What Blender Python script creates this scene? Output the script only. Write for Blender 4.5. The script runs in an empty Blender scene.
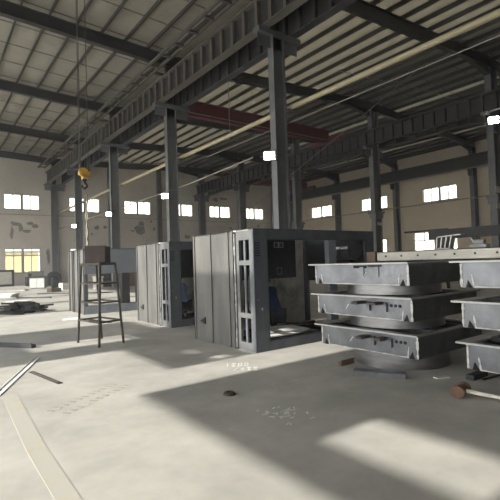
import bpy, bmesh, math, random
from mathutils import Vector, Matrix
random.seed(7)
C = bpy.context.scene.collection
PI = math.pi

# ------------------------------------------------------------------ materials
def nmat(name):
    m = bpy.data.materials.new(name); m.use_nodes = True
    nt = m.node_tree
    return m, nt, nt.nodes['Principled BSDF']

def mat(name, col, rough=.6, metal=0., var=.12, scale=4., bump=0., col2=None, thr=(.45, .7), scale2=None, stretch=None, spec=None):
    """noise-mottled surface; col2 = colour of separate patches (stains, rust, plaster)"""
    m, nt, b = nmat(name)
    N, L = nt.nodes, nt.links
    tc = N.new('ShaderNodeTexCoord'); src = tc.outputs['Object']
    if stretch:
        mp = N.new('ShaderNodeMapping'); mp.inputs['Scale'].default_value = stretch
        L.new(src, mp.inputs['Vector']); src = mp.outputs['Vector']
    no = N.new('ShaderNodeTexNoise'); no.inputs['Scale'].default_value = scale; no.inputs['Detail'].default_value = 6; no.inputs['Roughness'].default_value = .65
    L.new(src, no.inputs['Vector'])
    r = N.new('ShaderNodeValToRGB')
    r.color_ramp.elements[0].position = .3; r.color_ramp.elements[1].position = .7
    r.color_ramp.elements[0].color = (*[c*(1-var) for c in col], 1)
    r.color_ramp.elements[1].color = (*[min(1, c*(1+var)) for c in col], 1)
    L.new(no.outputs['Fac'], r.inputs['Fac'])
    out = r.outputs['Color']
    if col2:
        n2 = N.new('ShaderNodeTexNoise'); n2.inputs['Scale'].default_value = scale2 or scale*.4; n2.inputs['Detail'].default_value = 5; n2.inputs['Roughness'].default_value = .7
        L.new(src, n2.inputs['Vector'])
        r2 = N.new('ShaderNodeValToRGB'); r2.color_ramp.elements[0].position = thr[0]; r2.color_ramp.elements[1].position = thr[1]
        L.new(n2.outputs['Fac'], r2.inputs['Fac'])
        mx = N.new('ShaderNodeMix'); mx.data_type = 'RGBA'
        L.new(r2.outputs['Color'], mx.inputs['Factor']); L.new(out, mx.inputs['A']); mx.inputs['B'].default_value = (*col2, 1)
        out = mx.outputs['Result']
    L.new(out, b.inputs['Base Color'])
    b.inputs['Roughness'].default_value = rough; b.inputs['Metallic'].default_value = metal
    if spec is not None: b.inputs['Specular IOR Level'].default_value = spec
    if bump:
        bp = N.new('ShaderNodeBump'); bp.inputs['Strength'].default_value = bump; bp.inputs['Distance'].default_value = .02
        L.new(no.outputs['Fac'], bp.inputs['Height']); L.new(bp.outputs['Normal'], b.inputs['Normal'])
    return m

def glass(name, tint, gloss=.06):
    m = bpy.data.materials.new(name); m.use_nodes = True
    nt = m.node_tree; N, L = nt.nodes, nt.links
    for n in list(N): N.remove(n)
    o = N.new('ShaderNodeOutputMaterial'); t = N.new('ShaderNodeBsdfTransparent'); t.inputs['Color'].default_value = (*tint, 1)
    g = N.new('ShaderNodeBsdfGlossy'); g.inputs['Roughness'].default_value = .15; g.inputs['Color'].default_value = (.8, .8, .8, 1)
    mx = N.new('ShaderNodeMixShader'); mx.inputs['Fac'].default_value = gloss
    L.new(t.outputs[0], mx.inputs[1]); L.new(g.outputs[0], mx.inputs[2]); L.new(mx.outputs[0], o.inputs['Surface'])
    return m

def frp_mat(name, col):
    m = bpy.data.materials.new(name); m.use_nodes = True
    nt = m.node_tree; N, L = nt.nodes, nt.links
    for n in list(N): N.remove(n)
    o = N.new('ShaderNodeOutputMaterial'); t = N.new('ShaderNodeBsdfTranslucent'); t.inputs['Color'].default_value = (*col, 1)
    d = N.new('ShaderNodeBsdfDiffuse'); d.inputs['Color'].default_value = (.45, .43, .37, 1)
    mx = N.new('ShaderNodeMixShader'); mx.inputs['Fac'].default_value = .5
    L.new(t.outputs[0], mx.inputs[1]); L.new(d.outputs[0], mx.inputs[2]); L.new(mx.outputs[0], o.inputs['Surface'])
    return m

def emit(name, col, s):
    m, nt, b = nmat(name)
    b.inputs['Base Color'].default_value = (*col, 1); b.inputs['Emission Color'].default_value = (*col, 1); b.inputs['Emission Strength'].default_value = s
    return m

M = dict(
    floor=mat('concrete_floor', (.45, .435, .39), .75, 0, .17, 1.6, .2, (.33, .315, .28), (.48, .70), .55),
    wall_far=mat('plaster_wall', (.64, .59, .53), .9, 0, .10, .5, 0, (.54, .495, .44), (.58, .72), .55),
    wall_warm=mat('plaster_warm', (.80, .69, .545), .9, 0, .08, .4, 0, (.70, .60, .47), (.58, .72), .35),
    patch=mat('bare_plaster', (.27, .255, .235), .95, 0, .3, 2.5),
    sheet=mat('roof_sheet', (.36, .34, .285), .55, .1, .12, .8, 0, (.27, .25, .20), (.5, .65), .4),
    seam=mat('roof_seam', (.16, .15, .13), .6, 0, .1),
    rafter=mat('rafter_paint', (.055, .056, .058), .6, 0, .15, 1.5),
    purlin=mat('purlin_steel', (.085, .082, .075), .55, .2, .15, 2),
    column=mat('column_paint', (.16, .165, .172), .5, 0, .2, 1.2, 0, (.22, .215, .205), (.6, .75), 1.1),
    runway=mat('runway_paint', (.125, .112, .096), .6, 0, .2, 1.2),
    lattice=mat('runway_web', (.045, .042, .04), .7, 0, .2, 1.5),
    red=mat('red_crane_paint', (.16, .035, .04), .55, 0, .2, 1.5),
    pipe=mat('pale_yellow_pipe', (.50, .44, .29), .5, 0, .12, 2),
    conduit=mat('conduit', (.36, .33, .28), .5, .2, .1),
    wire=mat('wire', (.10, .095, .09), .6, .3, .1),
    steel=mat('bare_steel', (.165, .172, .186), .36, .85, .35, 2.6, .05, (.095, .10, .108), (.45, .68), 1.6),
    rim=mat('cut_steel_edge', (.36, .355, .34), .45, .5, .15, 6),
    weld=mat('ground_weld', (.47, .465, .45), .5, .1, .2, 30),
    drum=mat('rolled_steel', (.24, .24, .245), .36, .88, .25, 3, .05, None, (.5, .7), None, (1, 1, 6)),
    black=mat('black_hole', (.008, .008, .01), .9, 0, .1),
    dark=mat('dark_steel', (.035, .035, .038), .6, .3, .25, 5),
    boothlight=mat('booth_side_sheet', (.118, .115, .107), .5, .3, .35, 2.2, .04, (.074, .074, .073), (.5, .7), 1.6, (1, 1, .25)),
    boothblue=mat('booth_blue_steel', (.098, .108, .124), .5, .25, .25, 2.2, 0, (.068, .076, .088), (.5, .7), 1.6),
    boothframe=mat('booth_frame_steel', (.12, .122, .122), .5, .3, .2, 5),
    boothback=mat('booth_back_sheet', (.56, .555, .53), .5, .1, .25, 3.0, .05, (.24, .245, .235), (.5, .68), 2.0),
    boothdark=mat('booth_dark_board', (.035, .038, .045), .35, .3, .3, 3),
    duct=mat('duct_steel', (.22, .225, .24), .28, .7, .2, 4),
    rust=mat('rust', (.13, .075, .048), .8, .1, .4, 9, .2),
    brown=mat('brown_box_paint', (.05, .034, .029), .7, 0, .2, 5, .05, (.075, .055, .047), (.55, .7), 4),
    stand=mat('rusty_stand', (.062, .05, .042), .65, .2, .35, 12),
    white=mat('white_sheet', (.80, .80, .78), .6, 0, .05),
    offwhite=mat('dusty_sheet', (.58, .56, .50), .7, 0, .15, 3),
    yellowpaint=mat('worn_yellow_line', (.46, .42, .31), .75, 0, .12, 6, 0, (.45, .43, .38), (.34, .52), 3.5),
    tread=mat('tyre_dirt', (.36, .34, .30), .85, 0, .3, 9),
    chalk=mat('chalk', (.74, .73, .69), .9, 0, .1),
    hookyellow=mat('hook_yellow', (.62, .36, .05), .5, 0, .25, 12),
    sling=mat('pale_sling', (.30, .285, .235), .9, 0, .25, 20),
    wood=mat('raw_wood', (.17, .125, .09), .8, 0, .25, 8, .1, None, (.5, .7), None, (1, 6, 6)),
    palewood=mat('pale_handle', (.66, .62, .55), .6, 0, .12, 10),
    lampbody=mat('lamp_body', (.10, .10, .105), .5, .2, .1),
    frame=mat('window_frame', (.42, .41, .39), .5, .1, .08),
    grey=mat('grey_machine', (.25, .26, .26), .6, .1, .15, 5),
    blue=mat('navy_workwear', (.018, .035, .11), .85, 0, .25, 9, .1),
    ltblue=mat('light_blue_workwear', (.20, .29, .46), .85, 0, .2, 9, .1),
    trousers=mat('dark_trousers', (.02, .022, .03), .85, 0, .2, 9, .1),
    skin=mat('skin', (.42, .25, .17), .55, 0, .06, 8),
    cap=mat('navy_cap', (.018, .026, .07), .85, 0, .2, 12),
    hair=mat('black_hair', (.012, .011, .01), .7, 0, .2, 20),
    rubber=mat('black_rubber', (.010, .010, .010), .95, 0, .2, 8, spec=.1), sheetblue=mat('pale_blue_steel', (.25, .275, .315), .38, .4, .2, 1.4, 0, (.18, .20, .235), (.5, .7), 1.2),
    sign=mat('white_plate', (.62, .61, .57), .6, 0, .06),
    ink=mat('faded_ink', (.15, .15, .16), .8, 0, .1),
    plot=mat('yard_concrete', (.42, .40, .36), .9, 0, .1, .3),
    facade=mat('yellow_facade', (.85, .70, .36), .9, 0, .12, .7),
    glass=glass('window_glass', (.92, .92, .88)),
    frp=frp_mat('skylight_sheet', (.34, .31, .25)),
    lamp=emit('floodlight_glow', (1., .98, .92), 34.),
)

# ------------------------------------------------------------------ mesh builder
class MB:
    def __init__(s): s.v = []; s.f = []; s.sm = []
    def add(s, vs, fs, smooth=False):
        n = len(s.v); s.v += [tuple(v) for v in vs]; s.f += [tuple(i+n for i in f) for f in fs]; s.sm += [smooth]*len(fs)
        return s
    def box(s, x0, x1, y0, y1, z0, z1):
        vs = [(x, y, z) for z in (z0, z1) for y in (y0, y1) for x in (x0, x1)]
        return s.add(vs, [(0, 2, 3, 1), (4, 5, 7, 6), (0, 1, 5, 4), (2, 6, 7, 3), (0, 4, 6, 2), (1, 3, 7, 5)])
    def hexa(s, b, t):
        return s.add(list(b)+list(t), [(3, 2, 1, 0), (4, 5, 6, 7), (0, 1, 5, 4), (1, 2, 6, 5), (2, 3, 7, 6), (3, 0, 4, 7)])
    def bar(s, p, q, w, h, up=(0, 0, 1)):
        p, q = Vector(p), Vector(q); d = (q-p).normalized(); u = Vector(up)
        if abs(d.dot(u)) > .95: u = Vector((1, 0, 0))
        a = d.cross(u).normalized(); u = a.cross(d).normalized()
        R = lambda c: [c+a*(sx*w/2)+u*(sy*h/2) for sx, sy in ((-1, -1), (1, -1), (1, 1), (-1, 1))]
        return s.hexa(R(p), R(q))
    def tube(s, pts, r, n=10, cap=True, r2=None):
        pts = [Vector(p) for p in pts]; k = len(pts); vs = []; fs = []; a = None
        for i, p in enumerate(pts):
            d = (pts[min(i+1, k-1)]-pts[max(i-1, 0)]).normalized()
            if a is None:
                a = d.cross(Vector((0, 0, 1)))
                if a.length < .05: a = d.cross(Vector((1, 0, 0)))
            a = (a-d*a.dot(d)).normalized(); b = d.cross(a)
            rr = r if r2 is None else r+(r2-r)*i/max(1, k-1)
            vs += [p+(a*math.cos(t)+b*math.sin(t))*rr for t in (2*PI*j/n for j in range(n))]
        for i in range(k-1):
            for j in range(n): fs.append((i*n+j, i*n+(j+1) % n, (i+1)*n+(j+1) % n, (i+1)*n+j))
        s.add(vs, fs, True)
        if cap: s.add(vs[:n], [tuple(range(n-1, -1, -1))]); s.add(vs[-n:], [tuple(range(n))])
        return s
    def cyl(s, c, r, z0, z1, n=24): return s.tube([(c[0], c[1], z0), (c[0], c[1], z1)], r, n)
    def lathe(s, c, prof, n=24):
        vs = []; fs = []
        for r, z in prof: vs += [(c[0]+r*math.cos(2*PI*j/n), c[1]+r*math.sin(2*PI*j/n), c[2]+z) for j in range(n)]
        for i in range(len(prof)-1):
            for j in range(n): fs.append((i*n+j, i*n+(j+1) % n, (i+1)*n+(j+1) % n, (i+1)*n+j))
        return s.add(vs, fs, True)
    def poly(s, pts, z0, z1):
        n = len(pts); vs = [(x, y, z0) for x, y in pts]+[(x, y, z1) for x, y in pts]
        fs = [tuple(range(n-1, -1, -1)), tuple(range(n, 2*n))]+[(i, (i+1) % n, n+(i+1) % n, n+i) for i in range(n)]
        return s.add(vs, fs)
    def build(s, name, m, parent=None, bevel=0, shift=None):
        me = bpy.data.meshes.new(name)
        vs = s.v
        me.from_pydata(vs, [], s.f); me.update()
        me.polygons.foreach_set('use_smooth', s.sm)
        bm = bmesh.new(); bm.from_mesh(me); bmesh.ops.recalc_face_normals(bm, faces=bm.faces); bm.to_mesh(me); bm.free()
        me.materials.append(m)
        o = bpy.data.objects.new(name, me); C.objects.link(o)
        if parent: o.parent = parent
        if bevel:
            b = o.modifiers.new('bevel', 'BEVEL'); b.width = bevel; b.segments = 2; b.limit_method = 'ANGLE'
        return o

def ribbon(parent, p, q, side, w0, w1, th, m, n=16):
    """one ragged weld bead from p to q, its width wandering towards 'side'"""
    p, q, side = Vector(p), Vector(q), Vector(side); nrm = (q-p).cross(side).normalized()*th
    vs = []; fs = []
    for i in range(n+1):
        c = p+(q-p)*(i/n); w = random.uniform(w0, w1)
        vs += [c-side*w*.4-nrm, c+side*w*.6-nrm, c+side*w*.6+nrm, c-side*w*.4+nrm]
    for i in range(n):
        a, b = 4*i, 4*i+4
        fs += [(a+j, a+(j+1) % 4, b+(j+1) % 4, b+j) for j in range(4)]
    fs += [(3, 2, 1, 0), (4*n, 4*n+1, 4*n+2, 4*n+3)]
    mb = MB(); mb.add(vs, fs); return mb.build('weld_seam', m, parent)

def tag(o, label, cat, group=None):
    o['label'] = label; o['category'] = cat
    if group: o['group'] = group
    return o
def thing(name, label, cat, loc=(0, 0, 0), rz=0, group=None):
    o = bpy.data.objects.new(name, None); C.objects.link(o); o.empty_display_size = .2
    o.location = loc; o.rotation_euler = (0, 0, rz)
    return tag(o, label, cat, group)
def struct(o): o['kind'] = 'structure'; return o
def copy_tree(o, parent=None):
    c = o.copy(); C.objects.link(c)
    if parent: c.parent = parent
    for ch in list(o.children): copy_tree(ch, c)
    return c

# ------------------------------------------------------------------ hall dimensions
XA, XB, XW, XL = 9.69, 25.42, 39.8, -6.04      # column rows, right wall, left wall
YF, YN, BAY = 43.12, -7.0, 8.0                   # far wall, near wall, frame spacing
RIDGE = 24.75
FR = [YF-BAY*i for i in range(0, 7)]             # frames
def zr(x):                                        # underside of the rafters
    if x < XA: return 11.0+.05*(XA-x) if x > -5.4 else 11.0+.05*(XA+5.4)-.05*(-5.4-x)
    return 11.0+.05*(min(x, RIDGE)-XA)-.05*max(0, x-RIDGE)

# ------------------------------------------------------------------ floor
fl = struct(MB().box(XL-.3, XW+.3, YN-.3, YF+.3, -.3, 0).build('floor', M['floor']))
ml = MB().poly([(.66, 5.49), (.80, 5.34), (.735, 3.7), (.71, .5), (.60, .5), (.60, 3.7)], 0, .002)
ml.build('floor_line', M['yellowpaint'], fl)
tm = MB()
for k in range(11):
    t = k/10; x, y = 1.0+.78*t, 4.44+.51*t
    for s in (-1, 1):
        cx, cy = x+s*-.05, y+s*.085
        tm.bar((cx-.018, cy-.022, .001), (cx+.018, cy+.015, .001), .075, .002)
tm.build('tyre_mark', M['tread'], fl)
ch = MB()
def stroke(pts, w=.014):
    for a, b in zip(pts[:-1], pts[1:]): ch.bar((*a, .0015), (*b, .0015), w, .002)
def glyph(cx, cy, kind):
    # two rows of hurried chalk figures, read from the camera side
    rx, ry = Vector((.8, -.6)), Vector((.6, .8))
    P = lambda u, v: tuple(Vector((cx, cy))+rx*u+ry*v*1.6)
    G = {'1': [[(0, -.05), (0, .05)]], '0': [[(-.02, -.05), (.02, -.05), (.02, .05), (-.02, .05), (-.02, -.05)]],
         '8': [[(-.02, -.05), (.02, .05), (-.02, .05), (.02, -.05), (-.02, -.05)]], '4': [[(.01, -.05), (.01, .05), (-.02, -.01), (.025, -.01)]],
         '/': [[(-.02, -.04), (.02, .04)]]}
    for st in G[kind]: stroke([P(*q) for q in st])
for i, k in enumerate('1800'): glyph(3.22+.066*i, 4.89-.05*i, k)
for i, k in enumerate('/488'): glyph(3.17+.066*i, 4.62-.05*i, k)
for k in range(34):
    a, r = random.uniform(0, 6.3), random.uniform(0, .3)
    x, y = 2.55+r*math.cos(a)*.8, 2.98+r*math.sin(a)
    b = random.uniform(-.5, 1.2)
    stroke([(x, y), (x+.05*math.cos(b), y+.05*math.sin(b))], random.uniform(.006, .02))
ch.build('chalk_mark', M['chalk'], fl)

# ------------------------------------------------------------------ walls with openings
def wall(name, axis, pos, th, a0, a1, z0, z1, holes, m):
    mb = MB()
    As = sorted({a0, a1, *[h[0] for h in holes], *[h[1] for h in holes]}); 
    for s, e in zip(As[:-1], As[1:]):
        mid = (s+e)/2
        cut = sorted([(h[2], h[3]) for h in holes if h[0] < mid < h[1]])
        z = z0
        for c0, c1 in cut+[(z1, z1)]:
            if c0 > z+1e-4:
                if axis == 'Y': mb.box(s, e, pos, pos+th, z, c0)
                else: mb.box(pos, pos+th, s, e, z, c0)
            z = max(z, c1)
    return struct(mb.build(name, m))

UZ = (6.72, 8.05); LZ = (1.08, 3.2)
far_c = [-3.4, 1.8, 7.05, 12.5, 17.85, 22.9, 28.0, 33.1]
far_holes = [(c-1.42, c+1.42, *UZ) for c in far_c]+[(c-1.42, c+1.42, *LZ) for c in far_c]
wall('wall_far', 'Y', YF, .26, XL, XW, 0, 12.6, far_holes, M['wall_far'])
right_c = [38.2, 30.25, 22.6, 14.9, 6.9, -1.1]
right_holes = [(c-1.72, c+1.72, *UZ) for c in right_c]+[(c-1.5, c+1.5, 1.75, 3.35) for c in right_c[:1]]+[(c-1.66+.2, c+1.66-.1, 1.55, 3.4) for c in right_c[1:2]]+[(c-.1-1.45, c-.1+3.0, 1.7, 3.78) for c in right_c[2:3]]
wall('wall_right', 'X', XW, .26, YN, YF, 0, 12.6, right_holes, M['wall_warm'])
# unseen walls behind and left, with openings invented to shape sun and floor shade
left_holes = [(-5.5, -1.6, 0, 4.05), (-1.2, 4.42, 0, 4.05), (1.2, 2.37, 4.22, 4.66), (4.42, 5.2, 0, 5.85), (5.2, 6.98, 0, 4.42), (5.3, 5.5, 4.68, 4.92), (5.85, 6.2, 4.66, 4.82), (5.2, 7.1, 6.2, 7.3), (5.24, 5.66, 5.0, 5.8),
              (7.0, 10.4, 0, 3.35), (7.85, 8.5, 3.72, 4.75), (8.85, 10.6, 5.05, 7.3),
              (10.45, 14.6, 0, 7.4), (15.0, 18.6, 0, 7.4), (19.2, 22.8, 0, 7.4), (23.4, 26.8, 0, 7.4), (27.4, 31, 0, 7.4), (31.6, 35, 0, 7.4), (36, 40.5, 0, 6.5)]
wall('wall_left', 'X', XL-.26, .26, YN, YF, 0, 12.6, left_holes, M['wall_warm'])
near_holes = [(-4.5, -1.0, .9, 3.2)]
wall('wall_near', 'Y', YN-.26, .26, XL, XW, 0, 12.6, near_holes, M['grey'])
# patches of lost plaster on the far wall
pm = MB()
def patch(cx, cz, w, h, n=9):
    pts = [(cx+w/2*math.cos(2*PI*i/n)*random.uniform(.55, 1.1), cz+h/2*math.sin(2*PI*i/n)*random.uniform(.5, 1.15)) for i in range(n)]
    vs = [(x, YF-.012, z) for x, z in pts]+[(x, YF+.01, z) for x, z in pts]
    pm.add(vs, [tuple(range(n)), tuple(range(2*n-1, n-1, -1))]+[(i, n+i, n+(i+1) % n, (i+1) % n) for i in range(n)])
for cx, cz, w, h in ((6.5, 5.4, 1.1, .5), (6.9, 5.05, .5, .8), (7.6, 5.5, .7, .3), (8.1, 5.25, .8, .4), (6.2, 4.6, .35, 1.2), (7.4, 4.75, .9, .3), (9.15, 2.4, .32, 1.5), (9.1, 2.9, .35, .7),
                     (13.6, 5.2, .6, .5), (14.4, 5.3, .5, .4), (13.1, 4.6, .3, .3), (18.0, 5.1, 1.6, 1.0), (18.2, 5.7, .9, .7), (17.2, 5.0, .5, .3), (19.6, 5.2, .35, .4), (19.3, 6.0, .3, .3),
                     (28.4, 9.0, 1.6, .4), (27.4, 8.8, .8, .5), (29.4, 5.5, .5, .4), (32.5, 5.4, 1.4, .7), (33.6, 5.9, .5, .4), (23.5, 4.4, .8, .5)):
    patch(cx, cz, w, h)
pm.build('plaster_patch', M['patch'], bpy.data.objects['wall_far'])

def window(i, axis, pos, c, w, z0, z1, cols=4, transom=None, two=True):
    """aluminium window filling an opening; axis is the direction the wall faces"""
    f = MB(); h = z1-z0; t = .055
    def P(a0, a1, zz0, zz1, d0=.08, d1=.16):
        if axis == 'Y': f.box(c+a0, c+a1, pos+d0, pos+d1, zz0, zz1)
        else: f.box(pos+d0, pos+d1, c+a0, c+a1, zz0, zz1)
    P(-w/2, -w/2+t, z0, z1); P(w/2-t, w/2, z0, z1); P(-w/2, w/2, z0, z0+t); P(-w/2, w/2, z1-t, z1)
    for k in range(1, cols):
        a = -w/2+w*k/cols; q = .11 if (two and k*2 == cols) else .035
        P(a-q, a+q, z0, z1)
    if transom: P(-w/2, w/2, transom-.05, transom+.05)
    o = struct(f.build('window_%d' % i, M['frame']))
    g = MB()
    if axis == 'Y': g.box(c-w/2+.03, c+w/2-.03, pos+.115, pos+.123, z0+.03, z1-.03)
    else: g.box(pos+.115, pos+.123, c-w/2+.03, c+w/2-.03, z0+.03, z1-.03)
    g.build('pane', M['glass'], o)
    s = MB()
    if axis == 'Y': s.box(c-w/2-.08, c+w/2+.08, pos-.07, pos+.07, z0-.07, z0)
    else: s.box(pos-.07, pos+.07, c-w/2-.08, c+w/2+.08, z0-.07, z0)
    s.build('window_sill', M['frame'], o)
n = 1
for c in far_c:
    window(n, 'Y', YF, c, 2.84, *UZ); window(n+1, 'Y', YF, c, 2.84, *LZ, transom=2.62); n += 2
for c in right_c:
    window(n, 'X', XW, c, 3.44, *UZ); n += 1
window(n, 'X', XW, right_c[0], 3.0, 1.75, 3.35, transom=2.8)
window(n+1, 'X', XW, (31.71-.1+28.59+.2)/2+.0, 3.02, 1.55, 3.4, transom=2.85) if False else window(n+1, 'X', XW, 30.3, 3.02, 1.55, 3.4, transom=2.85)
window(n+2, 'X', XW, 22.5+.775, 4.45, 1.7, 3.78, transom=3.0)

# ------------------------------------------------------------------ outside: yard and a building seen through the far windows
struct(MB().box(-70, 110, -70, 120, -.6, -.32).build('ground', M['plot']))
fb = MB().box(-4, 11.2, 58, 66, -.32, 3.4)
yb = tag(fb.build('yellow_building', M['facade']), 'low yellow building outside behind the lower window panes of the far wall', 'building')
MB().box(-4.3, 11.5, 57.7, 66.3, 3.4, 3.6).build('roof', M['grey'], yb)

# ------------------------------------------------------------------ roof: sheets, clear strips, purlins, rafters
T = .55                                           # rafter depth
PUR = .22
def zsheet(x): return zr(x)+T+PUR
roof = MB(); clear = MB()
xs = [XL-.3]
x = XL
step = 1.045
edges = []
def slab(mb, x0, x1, y0, y1, th=.03):
    b = [(x0, y0, zsheet(x0)), (x1, y0, zsheet(x1)), (x1, y1, zsheet(x1)), (x0, y1, zsheet(x0))]
    mb.hexa(b, [(p[0], p[1], p[2]+th) for p in b])
Y0, Y1 = YN-.3, YF+.3
brk = sorted({XL-.3, -5.4, XA, RIDGE, XW+.3})
pur_x = []
for a, b in zip(brk[:-1], brk[1:]):
    nn = max(1, round((b-a)/step)); 
    for k in range(nn):
        x0, x1 = a+(b-a)*k/nn, a+(b-a)*(k+1)/nn
        pur_x.append(x0)
        xm = (x0+x1)/2
        if 12.3 < xm < 21.6 or (27 < xm < 38 and k % 2):
            e = .07
            slab(roof, x0, x0+e, Y0, Y1); slab(roof, x1-e, x1, Y0, Y1); slab(clear, x0+e, x1-e, Y0, Y1)
        else: slab(roof, x0, x1, Y0, Y1)
pur_x.append(XW)
ceil = struct(roof.build('ceiling', M['sheet']))
clear.build('skylight_strip', M['frp'], ceil)
sm_ = MB()
for a, b in zip(brk[:-1], brk[1:]):
    y = YN
    while y < YF:
        if not (a > 9 and b < 25):
            p, q = (a+.02, y, zsheet(a+.02)-.012), (b-.02, y, zsheet(b-.02)-.012)
            sm_.bar(p, q, .05, .02)
        y += 2.0
sm_.build('sheet_seam', M['seam'], ceil)
for x in pur_x:
    z0 = zr(x)+T
    pb = MB().box(x-.012, x+.012, Y0+.1, Y1-.1, z0, z0+PUR-.002).box(x-.07, x+.012, Y0+.1, Y1-.1, z0, z0+.018)
    pb.build('purlin', M['purlin'], ceil)

def rafter(y):
    mb = MB()
    for a, b in zip(brk[:-1], brk[1:]):
        a = max(a, XL); b = min(b, XW)
        for w, d0, d1 in ((.10, 0, T), (.28, 0, .03), (.28, T-.03, T-.001)):
            w /= 2
            bt = [(a, y-w, zr(a)+d0), (b, y-w, zr(b)+d0), (b, y+w, zr(b)+d0), (a, y+w, zr(a)+d0)]
            tp = [(p[0], p[1], p[2]-d0+d1) for p in bt]
            mb.hexa(bt, tp)
    for cx, sg in ((XA, 1), (XB, -1), (XW, -1)):       # haunches at the columns
        L_ = 2.4
        xa, xb = cx, cx+sg*L_
        for w, top in ((.05, True),):
            b0 = [(xa, y-w, zr(xa)-.45), (xb, y-w, zr(xb)-.02), (xb, y+w, zr(xb)-.02), (xa, y+w, zr(xa)-.45)]
            t0 = [(xa, y-w, zr(xa)), (xb, y-w, zr(xb)+.01), (xb, y+w, zr(xb)+.01), (xa, y+w, zr(xa))]
            mb.hexa(b0, t0)
        f0 = [(xa, y-.14, zr(xa)-.48), (xb, y-.14, zr(xb)-.05), (xb, y+.14, zr(xb)-.05), (xa, y+.14, zr(xa)-.48)]
        mb.hexa(f0, [(p[0], p[1], p[2]+.03) for p in f0])
    return struct(mb.build('rafter_beam', M['rafter']))
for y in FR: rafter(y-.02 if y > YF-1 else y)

# ------------------------------------------------------------------ columns
def hcol(x, y, wx, wy, z0, z1, m=M['column'], name='column'):
    mb = MB(); t = .022
    mb.box(x-wx/2, x-wx/2+t, y-wy/2, y+wy/2, z0, z1).box(x+wx/2-t, x+wx/2, y-wy/2, y+wy/2, z0, z1).box(x-wx/2+t, x+wx/2-t, y-.012, y+.012, z0, z1)
    z = z0+1.9
    while z < z1-1:
        mb.box(x-wx/2+t, x+wx/2-t, y-wy/2+.02, y-.012, z, z+.016); z += 3.1
    mb.box(x-wx/2-.1, x+wx/2+.1, y-wy/2-.1, y+wy/2+.1, z0, z0+.035)
    return struct(mb.build(name, m))
WYA = YF-.20
for i, y in enumerate(FR):
    yy = WYA if i == 0 else y
    c = hcol(XA, yy, .52, .28, 0, 9.1)
    MB().box(XA-.85, XA+1.0, yy-.16, yy+.16, 8.95, 9.12).box(XA-.8, XA+.95, yy-.012, yy+.012, 8.55, 8.95).build('corbel', M['column'], c)
    MB().box(XA-.16, XA-.14, yy-.13, yy+.13, 9.12, zr(XA)).box(XA+.14, XA+.16, yy-.13, yy+.13, 9.12, zr(XA)).box(XA-.14, XA+.14, yy-.01, yy+.01, 9.12, zr(XA)).build('upper_post', M['rafter'], c)
    if y < 5: continue
    c = hcol(XB, yy, .74, .36, 0, zr(XB)-.0)
    MB().box(XB-1.0, XB-.37, yy-.16, yy+.16, 8.95, 9.12).box(XB-.95, XB-.37, yy-.012, yy+.012, 8.45, 8.95).box(XB+.37, XB+1.0, yy-.16, yy+.16, 8.95, 9.12).box(XB+.37, XB+.95, yy-.012, yy+.012, 8.45, 8.95).build('corbel', M['column'], c)
    MB().box(XB-.52, XB+.52, yy-.3, yy+.3, 4.45, 4.62).box(XB-.42, XB+.42, yy-.26, yy+.26, 4.15, 4.45).build('bracket', M['column'], c)
    c = hcol(XW-.36, yy, .7, .36, 0, zr(XW)-.0)
    MB().box(XW-1.35, XW-.71, yy-.16, yy+.16, 8.95, 9.12).box(XW-1.3, XW-.71, yy-.012, yy+.012, 8.4, 8.95).build('corbel', M['column'], c)
for k in (1, 2, 4, 5):                                        # gable wall posts between the rows
    hcol(XA+5.24*k, YF-.2, .44, .3, 0, zr(XA+5.24*k)-.0)

# ------------------------------------------------------------------ crane runways
def runway(x, face, y0=YN+.2, y1=YF-.35, z0=9.12, z1=10.12, ladder=None, mt='runway', stiff=True):
    mb = MB().box(x-.16, x+.16, y0, y1, z0, z0+.045).box(x-.2, x+.2, y0, y1, z1-.05, z1)
    y = y0
    while y < y1 and stiff:
        for s in (-1, 1): mb.box(*sorted((x+s*.02, x+s*.15)), y, y+.14, z0+.045, z1-.05)
        y += .72
    o = struct(mb.build('runway_beam', M[mt]))
    MB().box(x-.012, x+.012, y0, y1, z0+.04, z1-.045).build('web_plate', M['lattice'], o)
    MB().box(x-.035, x+.035, y0, y1, z1, z1+.12).build('rail', M['wire'], o)
    if ladder:
        lb = MB(); xe = x+ladder
        lb.box(xe-.05, xe+.05, y0, y1, z1+.38, z1+.5)
        lb.box(x-.3, x-.22, y0, y1, z1+.38, z1+.5)
        y = y0
        while y < y1:
            lb.box(*sorted((xe, x-.26)), y, y+.1, z1+.38, z1+.48); y += 1.2
        lb.box(x-.2, x-.14, y0, y0+.05, z1, z1+.4)
        for yy in FR[1:]:
            lb.box(x-.3, XA, yy-.06, yy+.06, z1+.36, z1+.5)
        lb.build('bracing_frame', M['runway'], o)
    return o
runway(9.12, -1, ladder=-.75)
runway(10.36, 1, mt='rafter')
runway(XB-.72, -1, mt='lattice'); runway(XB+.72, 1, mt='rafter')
runway(XW-1.05, -1, mt='rafter', stiff=False)
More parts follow.
